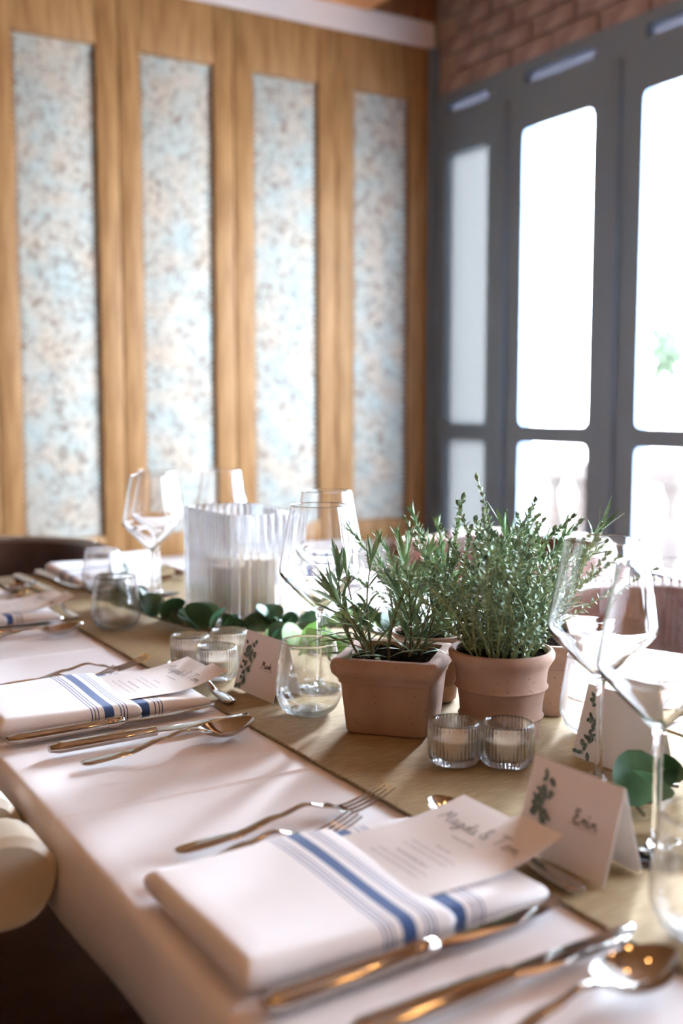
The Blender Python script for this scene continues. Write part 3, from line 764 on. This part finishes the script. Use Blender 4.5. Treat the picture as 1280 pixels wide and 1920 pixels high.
tent(.700, 1.905, R(96), '', 'blank-backed place card standing at the head of the table', seed=18)

# ================================================================== HERB POTS
def square_pot(base, rim, h):
    prof = [(0.0, 0.5 * base - .002), (.003, .5 * base), (h - .027, .5 * (base + (rim - base) * .36)), (h - .0255, .5 * (base + (rim - base) * .50)), (h - .0215, .5 * (base + (rim - base) * .55)), (h - .0195, .5 * rim - .004), (h - .015, .5 * rim - .0005), (h - .008, .5 * rim + .001), (h - .003, .5 * rim), (h, .5 * rim - .003), (h - .0005, .5 * rim - .012), (h - .004, .5 * rim - .0145), (h - .03, .5 * rim - .017)]
    def sq(a, r, k=4):
        pts = []
        for (sx, sy, an) in ((1, 1, 0), (-1, 1, 90), (-1, -1, 180), (1, -1, 270)):
            for i in range(k + 1): q = R(an + 90 * i / k); pts.append((sx * (a - r) + r * math.cos(q), sy * (a - r) + r * math.sin(q)))
        return pts
    mb = MB(); n = 20
    for (z, a) in prof: mb.v += [(x, y, z) for x, y in sq(a, .007)]
    for i in range(len(prof) - 1):
        for k in range(n): k2 = (k + 1) % n; mb.f.append((i * n + k, i * n + k2, (i + 1) * n + k2, (i + 1) * n + k))
    mb.f.append(tuple(range(n - 1, -1, -1))); mb.f.append(tuple((len(prof) - 1) * n + k for k in range(n)))
    return mb.mesh('pot', sharp=40)
def round_pot(h):
    o = [(0, 0), (.035, 0), (.0385, .003), (.0405, .022), (.0414, .0235), (.0436, .0255), (.0416, .0285), (.0425, .040), (.0445, .052), (.0456, .0535), (.0478, .0555), (.0458, .0585), (.0465, .070), (.0480, .076), (.0510, .081), (.0535, .085), (.0540, .089), (.0525, .0925), (.0495, .0935), (.0468, .0918), (.0455, .086), (.0440, .060), (0, .060)]
    return MB().lathe([(r, z * h / .0935) for r, z in o], 56).mesh('pot', fix=True, sharp=45)
def soil(kind, a, z, seed):
    rnd = random.Random(seed); mb = MB(); n = 16
    for i in range(n + 1):
        for j in range(n + 1):
            u, v_ = -1 + 2 * i / n, -1 + 2 * j / n
            if kind == 'round':
                k = max(abs(u), abs(v_)); l_ = math.hypot(u, v_) or 1; s = k / l_ * a; x, y = u * s, v_ * s
            else: x, y = u * a, v_ * a
            mb.v.append((x, y, z + rnd.uniform(-.002, .003)))
    for i in range(n):
        for j in range(n): k = i * (n + 1) + j; mb.f.append((k, k + n + 1, k + n + 2, k + 1))
    return mb.mesh('soil', sharp=0)
def leafblade(mb, base, d, up, L_, wd, bend):
    """lanceolate folded leaf, 8 tris"""
    d = d.normalized(); side = d.cross(up); side = side.normalized() if side.length > 1e-4 else Vector((1, 0, 0)); nrm = side.cross(d)
    pts = []
    for f, ww in ((0, .25), (.35, .9), (.7, 1), (1, .05)):
        c = base + d * (L_ * f) - nrm * (bend * L_ * f * f)
        pts += [c - side * wd * ww / 2 + nrm * wd * .12, c, c + side * wd * ww / 2 + nrm * wd * .12]
    f = []
    for i in range(3): f += [(3 * i, 3 * i + 1, 3 * i + 4, 3 * i + 3), (3 * i + 1, 3 * i + 2, 3 * i + 5, 3 * i + 4)]
    mb.add(pts, f)
def stem_path(rnd, base, lean, L_, n=9, curl=.15):
    p = Vector(base); d = Vector(lean).normalized(); out = [p.copy()]
    w1, w2 = rnd.uniform(-1, 1), rnd.uniform(-1, 1)
    for i in range(n):
        d = (d + Vector((w1 * curl * .25, w2 * curl * .25, .06))).normalized(); p = p + d * (L_ / n); out.append(p.copy())
    return out
def sprig(t, rnd, base, lean, L_, kind):
    """one stem with its leaves"""
    path = stem_path(rnd, base, lean, L_, curl=.35 if kind != 'thyme' else .6)
    smat = 'herbstem' if kind in ('thyme', 'needle') else 'woodstem'
    r0 = .0011 if kind == 'thyme' else .0016
    so = obj('stem', MB().tube(path, [r0 * (1 - .6 * i / (len(path) - 1)) for i in range(len(path))], 5).mesh('stem'), smat, t)
    mb = MB()
    if kind == 'thyme': step, ll, lw, a0, a1, start = .0044, (.0045, .0082), (.0028, .0046), 40, 80, .12
    elif kind == 'needle': step, ll, lw, a0, a1, start = .0042, (.014, .022), (.0019, .0027), 35, 65, .12
    else: step, ll, lw, a0, a1, start = .0095, (.028, .046), (.0032, .0048), 25, 68, .12
    s = start * L_; turn = rnd.uniform(0, 6)
    while s < L_ * 1.0:
        k = s / L_ * (len(path) - 1); i0 = min(int(k), len(path) - 2); pos = path[i0].lerp(path[i0 + 1], k - i0)
        d = (path[i0 + 1] - path[i0]).normalized()
        x = d.cross(Vector((.3, .9, .1))).normalized(); y = d.cross(x)
        top = s / L_
        for q in range(2 if kind != 'needle' else 3):
            az = turn + q * (math.pi if kind != 'needle' else 2.1) + rnd.uniform(-.4, .4)
            an = R(rnd.uniform(a0, a1)) * (1 - .55 * max(0, top - .7) / .3)
            rad = x * math.cos(az) + y * math.sin(az)
            dd = d * math.cos(an) + rad * math.sin(an)
            g = 1 if kind == 'thyme' else (.65 + .5 * math.sin(math.pi * min(1, top + .12)))
            leafblade(mb, pos, dd, d, rnd.uniform(*ll) * g, rnd.uniform(*lw), rnd.uniform(-.1, .45) if kind == 'broad' else rnd.uniform(-.15, .2))
        turn += 1.57 + rnd.uniform(-.2, .2); s += step * rnd.uniform(.8, 1.25)
    # tip tuft
    for q in range(5):
        az = q * 1.257 + turn; rad = x * math.cos(az) + y * math.sin(az)
        leafblade(mb, path[-1], d * .9 + rad * rnd.uniform(.12, .35), d, ll[1] * rnd.uniform(.6, 1), lw[1] * .9, .05)
    lm = {'thyme': 'thyme', 'needle': 'rosemary_pale', 'broad': 'rosemary' if rnd.random() < .65 else 'rosemary_pale'}[kind]
    fo = obj('foliage', mb.mesh('foliage', sharp=0), lm, so); fo['kind'] = 'stuff'
def herb(label, x, y, rz, potme, soilme, seed, stems):
    t = thing('herb_pot', label, 'potted herb', (x, y, ZR), rz, 'terracotta herb pots')
    obj('pot', potme, 'terracotta', t); obj('soil', soilme, 'soil', t)
    rnd = random.Random(seed)
    for (kind, n, a, zs, hmin, hmax, lean) in stems:
        for i in range(n):
            an = rnd.uniform(0, 6.283); rr = a * math.sqrt(rnd.random())
            bx, by = rr * math.cos(an), rr * math.sin(an)
            ln = Vector((bx / a * lean + rnd.uniform(-.15, .15), by / a * lean + rnd.uniform(-.15, .15), 1))
            sprig(t, rnd, (bx, by, zs), ln, rnd.uniform(hmin, hmax), kind)
    return t
sqp = square_pot(.086, .112, .080); rdp = round_pot(.0935); rdp2 = MB().add([tuple(c * .85 for c in v_.co) for v_ in rdp.vertices], [tuple(p_.vertices) for p_ in rdp.polygons]).mesh('pot', sharp=45)
sqs = soil('sq', .0420, .0745, 1); rds = soil('round', .0458, .0870, 2); rds2 = soil('round', .0388, .0740, 3)
herb('square terracotta pot of loose long-leaved rosemary', .632, .935, R(-47), sqp, sqs, 21, [('broad', 12, .033, .066, .065, .118, .62)])
herb('round banded terracotta pot packed with bushy thyme', .700, .842, 0, rdp, rds, 22, [('thyme', 84, .036, .084, .10, .165, .55), ('thyme', 1, .01, .084, .195, .2, .1), ('thyme', 18, .038, .084, .05, .09, 1.1)])
herb('round terracotta pot of fine-needled herbs hidden behind the square pot', .724, 1.002, 1, rdp2, rds2, 23, [('needle', 13, .026, .064, .10, .155, .42), ('thyme', 12, .028, .064, .06, .12, .6)])
herb('square terracotta pot of tall rosemary behind the thyme', .798, .920, R(-40), sqp, sqs, 24, [('broad', 12, .030, .066, .09, .150, .50)])

# ================================================================== EUCALYPTUS
def euc_leaf_mesh(r, seed):
    rnd = random.Random(seed); mb = MB(); n = 14; rings = 3
    mb.v.append((0, 0, 0))
    for k in range(1, rings + 1):
        for i in range(n):
            a = 2 * math.pi * i / n; rr = r * k / rings * (1 + .05 * math.sin(2 * a + seed))
            x = rr * math.cos(a) * 1.05; y = rr * math.sin(a)
            mb.v.append((x, y, .22 * r * (k / rings) ** 2 * math.cos(a * 2 + seed) * .6 + .10 * abs(y)))
    mb.v = [(x + r * 1.0, y, z) for x, y, z in mb.v]          # stalk end at the origin
    for i in range(n): mb.f.append((0, 1 + i, 1 + (i + 1) % n))
    for k in range(rings - 1):
        for i in range(n):
            j = (i + 1) % n; a = 1 + k * n; mb.f.append((a + i, a + n + i, a + n + j, a + j))
    return mb.mesh('leaf', sharp=0)
elm = [euc_leaf_mesh(r, i) for i, r in enumerate((.013, .016, .019, .022))]
elm_p = [euc_leaf_mesh(r, i + 4) for i, r in enumerate((.013, .016, .019, .021))]
def garland(label, path, nleaf, seed, pale=0.0, zr=(.004, .03)):
    t = thing('eucalyptus_sprig', label, 'eucalyptus', (path[0][0], path[0][1], ZR))
    o0 = Vector((path[0][0], path[0][1], 0)); rnd = random.Random(seed)
    P = [Vector((x, y, z)) - o0 for x, y, z in path]
    obj('stem', MB().tube(P, .0018, 6).mesh('stem'), 'eucstem', t)
    for i in range(nleaf):
        k = (i + rnd.random()) / nleaf * (len(P) - 1); i0 = min(int(k), len(P) - 2); pos = P[i0].lerp(P[i0 + 1], k - i0)
        for _try in range(30):
            ez, ey_ = rnd.uniform(0, 6.283), rnd.uniform(.15, 1.2); reach = .04 * math.cos(ey_); tip = o0 + pos + Vector((reach * math.cos(ez), reach * math.sin(ez), 0))
            if not any(.668 < q.x < .822 and 1.418 < q.y < 1.66 for q in (tip, (tip + o0 + pos) / 2)) and all(math.hypot(tip.x - gx, tip.y - gy) > .05 for gx, gy, _l in WG): break
        is_p = rnd.random() < pale; me = rnd.choice(elm_p if is_p else elm)
        o = obj('leaf', me, 'euc_lit' if is_p else 'euc', t)
        o.location = pos + Vector((0, 0, rnd.uniform(0, .006)))
        o.rotation_euler = Euler((rnd.uniform(-.8, .8), -ey_, ez))
    return t
garland('dark eucalyptus garland of round leaves along the foot of the ribbed vase',
        [(.606, 1.75, .008), (.600, 1.66, .010), (.606, 1.57, .012), (.620, 1.48, .012), (.652, 1.405, .012), (.712, 1.383, .012), (.762, 1.378, .010)], 44, 3)
garland('pale green eucalyptus sprig behind the Mark tumbler', [(.672, 1.30, .008), (.690, 1.245, .014), (.700, 1.20, .020), (.690, 1.16, .016)], 16, 5, .75)
garland('eucalyptus sprig reaching past the vase towards the windows', [(.80, 1.385, .008), (.835, 1.33, .012), (.85, 1.26, .010)], 14, 8, .15)
garland('single eucalyptus sprig with a broad leaf beside the Erin wine glass', [(.735, .640, .004), (.700, .652, .012), (.670, .640, .010), (.650, .600, .008)], 7, 11)

# ================================================================== CHAIRS
nail_me = MB().lathe([(0, .0042), (.0035, .0034), (.0058, .0010), (.006, 0)], 10).mesh('nail_head')
def chair(name, label, x, y, rz, seat_m, back_m, arm_m, group, nails):
    """tub armchair; sitter faces local +X, origin on the floor below the seat centre"""
    t = thing('tub_armchair', label, 'chair', (x, y, 0), rz, group)
    so = obj('seat', MB().box(-.235, .292, -.205, .205, .395, .485).mesh('seat', bevel=(.022, 4)), seat_m, t)
    for sx in (-1, 1):
        for sy in (-1, 1):
            obj('leg', MB().tube([(sx * .19, sy * .165, .395), (sx * .205, sy * .18, 0)], [.02, .014], 10).mesh('leg'), 'legwood', t)
    # curved back shell (outer radius along a U)
    def arc(rad, x_front, n=20):
        pts = [(x_front, rad)] if False else []
        for i in range(n + 1):
            a = R(90 + 180 * i / n); pts.append((-.05 + (rad + .0) * math.cos(a) * .95, rad * math.sin(a)))
        return pts
    ro, ri = arc(.262, 0), arc(.205, 0); mb = MB(); n = len(ro)
    zt, zb = .772, .40
    sec = []
    for i in range(n):
        (xo, yo), (xi, yi) = ro[i], ri[i]; mx_, my_ = (xo + xi) / 2, (yo + yi) / 2
        sec.append([(xi, yi, zb), (xi, yi, zt - .03), (xi * .8 + mx_ * .2, yi * .8 + my_ * .2, zt - .010), (mx_, my_, zt), (xo * .8 + mx_ * .2, yo * .8 + my_ * .2, zt - .010), (xo, yo, zt - .03), (xo, yo, zb)])
    for s in sec: mb.v += s
    for i in range(n - 1):
        for k in range(7): k2 = (k + 1) % 7; mb.f.append((i * 7 + k, i * 7 + k2, (i + 1) * 7 + k2, (i + 1) * 7 + k))
    mb.f += [tuple(range(6, -1, -1)), tuple((n - 1) * 7 + k for k in range(7))]
    bk = obj('backrest', mb.mesh('backrest', fix=True, sharp=50), back_m, t)
    # padded arms with rounded front ends
    for s in (-1, 1):
        mb = MB(); pts = []
        x0, x1, zc, hh = -.06, .132, .722, .038
        pts = [(x0, zc - hh)] + [(x1 - hh + hh * math.cos(R(a)), zc + hh * math.sin(R(a))) for a in range(-90, 91, 15)] + [(x0, zc + hh)]
        y0, y1 = s * .206, s * .261
        n_ = len(pts)
        for yy, ins in ((y0, .006), (y0 + s * .006, 0), (y1 - s * .006, 0), (y1, .006)):
            mb.v += [(px if px == x0 else px - ins * .7, yy, zc + (pz - zc) * (1 - ins / hh)) for px, pz in pts]
        for r_ in range(3):
            for k in range(n_): k2 = (k + 1) % n_; mb.f.append((r_ * n_ + k, r_ * n_ + k2, (r_ + 1) * n_ + k2, (r_ + 1) * n_ + k))
        mb.f += [tuple(range(n_)), tuple(3 * n_ + k for k in range(n_ - 1, -1, -1))]
        arm = obj('arm', mb.mesh('arm', fix=True, sharp=40), arm_m, t)
        if 'back' in nails:
            for a in range(-75, 76, 25): obj('nail_head', nail_me, 'nail', arm, (x1 - hh + hh * math.cos(R(a)), (y0 + y1) / 2, zc + hh * math.sin(R(a))), (0, R(90 - a), 0))
            for k in range(6): obj('nail_head', nail_me, 'nail', arm, (x1 - hh - .004 - k * .024, (y0 + y1) / 2, zc + hh), None)
        obj('arm_support', MB().box(.055, .085, min(y0, y1) + .012, max(y0, y1) - .012, .48, .70).mesh('arm_support', bevel=(.006, 2)), 'legwood', t)
    # nail heads
    if 'seat' in nails:
        for s in (-1, 1):
            k = -.20
            while k <= .275:
                obj('nail_head', nail_me, 'nail', so, (k, s * .205, .418), (R(-90 * s), 0, 0)); k += .026
    if 'back' in nails:
        for i in range(1, n - 1):
            for f in (0, .5):
                if i == n - 2 and f: continue
                xo = ro[i][0] * (1 - f) + ro[i + 1][0] * f; yo = ro[i][1] * (1 - f) + ro[i + 1][1] * f
                xi = ri[i][0] * (1 - f) + ri[i + 1][0] * f; yi = ri[i][1] * (1 - f) + ri[i + 1][1] * f
                obj('nail_head', nail_me, 'nail', bk, (xo * .55 + xi * .45, yo * .55 + yi * .45, zt - .001))
        for e_ in (0, n - 1):
            for k in range(11):
                xo = (ro[e_][0] + ri[e_][0]) / 2; yo = (ro[e_][1] + ri[e_][1]) / 2
                obj('nail_head', nail_me, 'nail', bk, (xo + .0005, yo, zt - .03 - k * .027), (0, R(90), 0))
    return t
G = 'tub armchairs around the table'
chair('a', 'tub armchair with taupe padded arms and dark seat at the Erin setting', .105, .618, 0, 'dark_leather', 'dark_leather', 'cream_leather', G, ('seat',))
chair('b', 'tub armchair with taupe arms and nail-trimmed dark seat at the Mark setting', .105, 1.190, 0, 'dark_leather', 'dark_leather', 'cream_leather', G, ('seat',))
chair('c', 'tub armchair with taupe arms at the far seat opposite the windows', .085, 1.765, 0, 'dark_leather', 'dark_leather', 'cream_leather', G, ('seat',))
chair('d', 'dark brown leather tub armchair with nail trim at the head of the table', .585, 2.41, R(-90), 'dark_leather', 'dark_leather', 'dark_leather', G, ('back',))
chair('e', 'reddish leather tub armchair by the windows opposite the Erin setting', 1.31, .62, R(180), 'red_leather', 'red_leather', 'red_leather', G, ('back',))
chair('f', 'cognac leather tub armchair seen through the wine glasses by the windows', 1.305, 1.225, R(180), 'red_leather', 'red_leather', 'red_leather', G, ('back',))
chair('g', 'reddish leather tub armchair pushed back beyond the herbs near the window corner', 1.62, 1.98, R(182), 'red_leather', 'red_leather', 'red_leather', G, ('back',))

# ================================================================== PENDANT LAMPS (overhead, out of the picture; they warm the cutlery)
lamp_me = {}
for k, (x, y) in enumerate([(-1.0, -.6), (-.2, -.9), (.7, -.7), (1.5, -.6), (-.9, .5), (.35, .35), (1.3, .4)]):
    t = thing('pendant_lamp', 'black pendant lamp with a bare warm bulb over the room', 'lamp', (x, y, CZ - .012), 0, 'pendant lamps')
    obj('cord', MB().tube([(0, 0, 0), (0, 0, -.42)], .003, 6).mesh('cord'), 'blackmetal', t)
    sh = smoothprof([(.012, -.42), (.03, -.43), (.06, -.47), (.11, -.53)], 3)
    obj('shade', MB().lathe(sh + [(r - .002, z - .001) for r, z in reversed(sh)], 28).mesh('shade'), 'blackmetal', t)
    obj('bulb', MB().lathe(smoothprof([(0, -.575), (.022, -.565), (.030, -.545), (.022, -.515), (.012, -.49), (0, -.488)], 3), 20).mesh('bulb'), 'bulb', t)
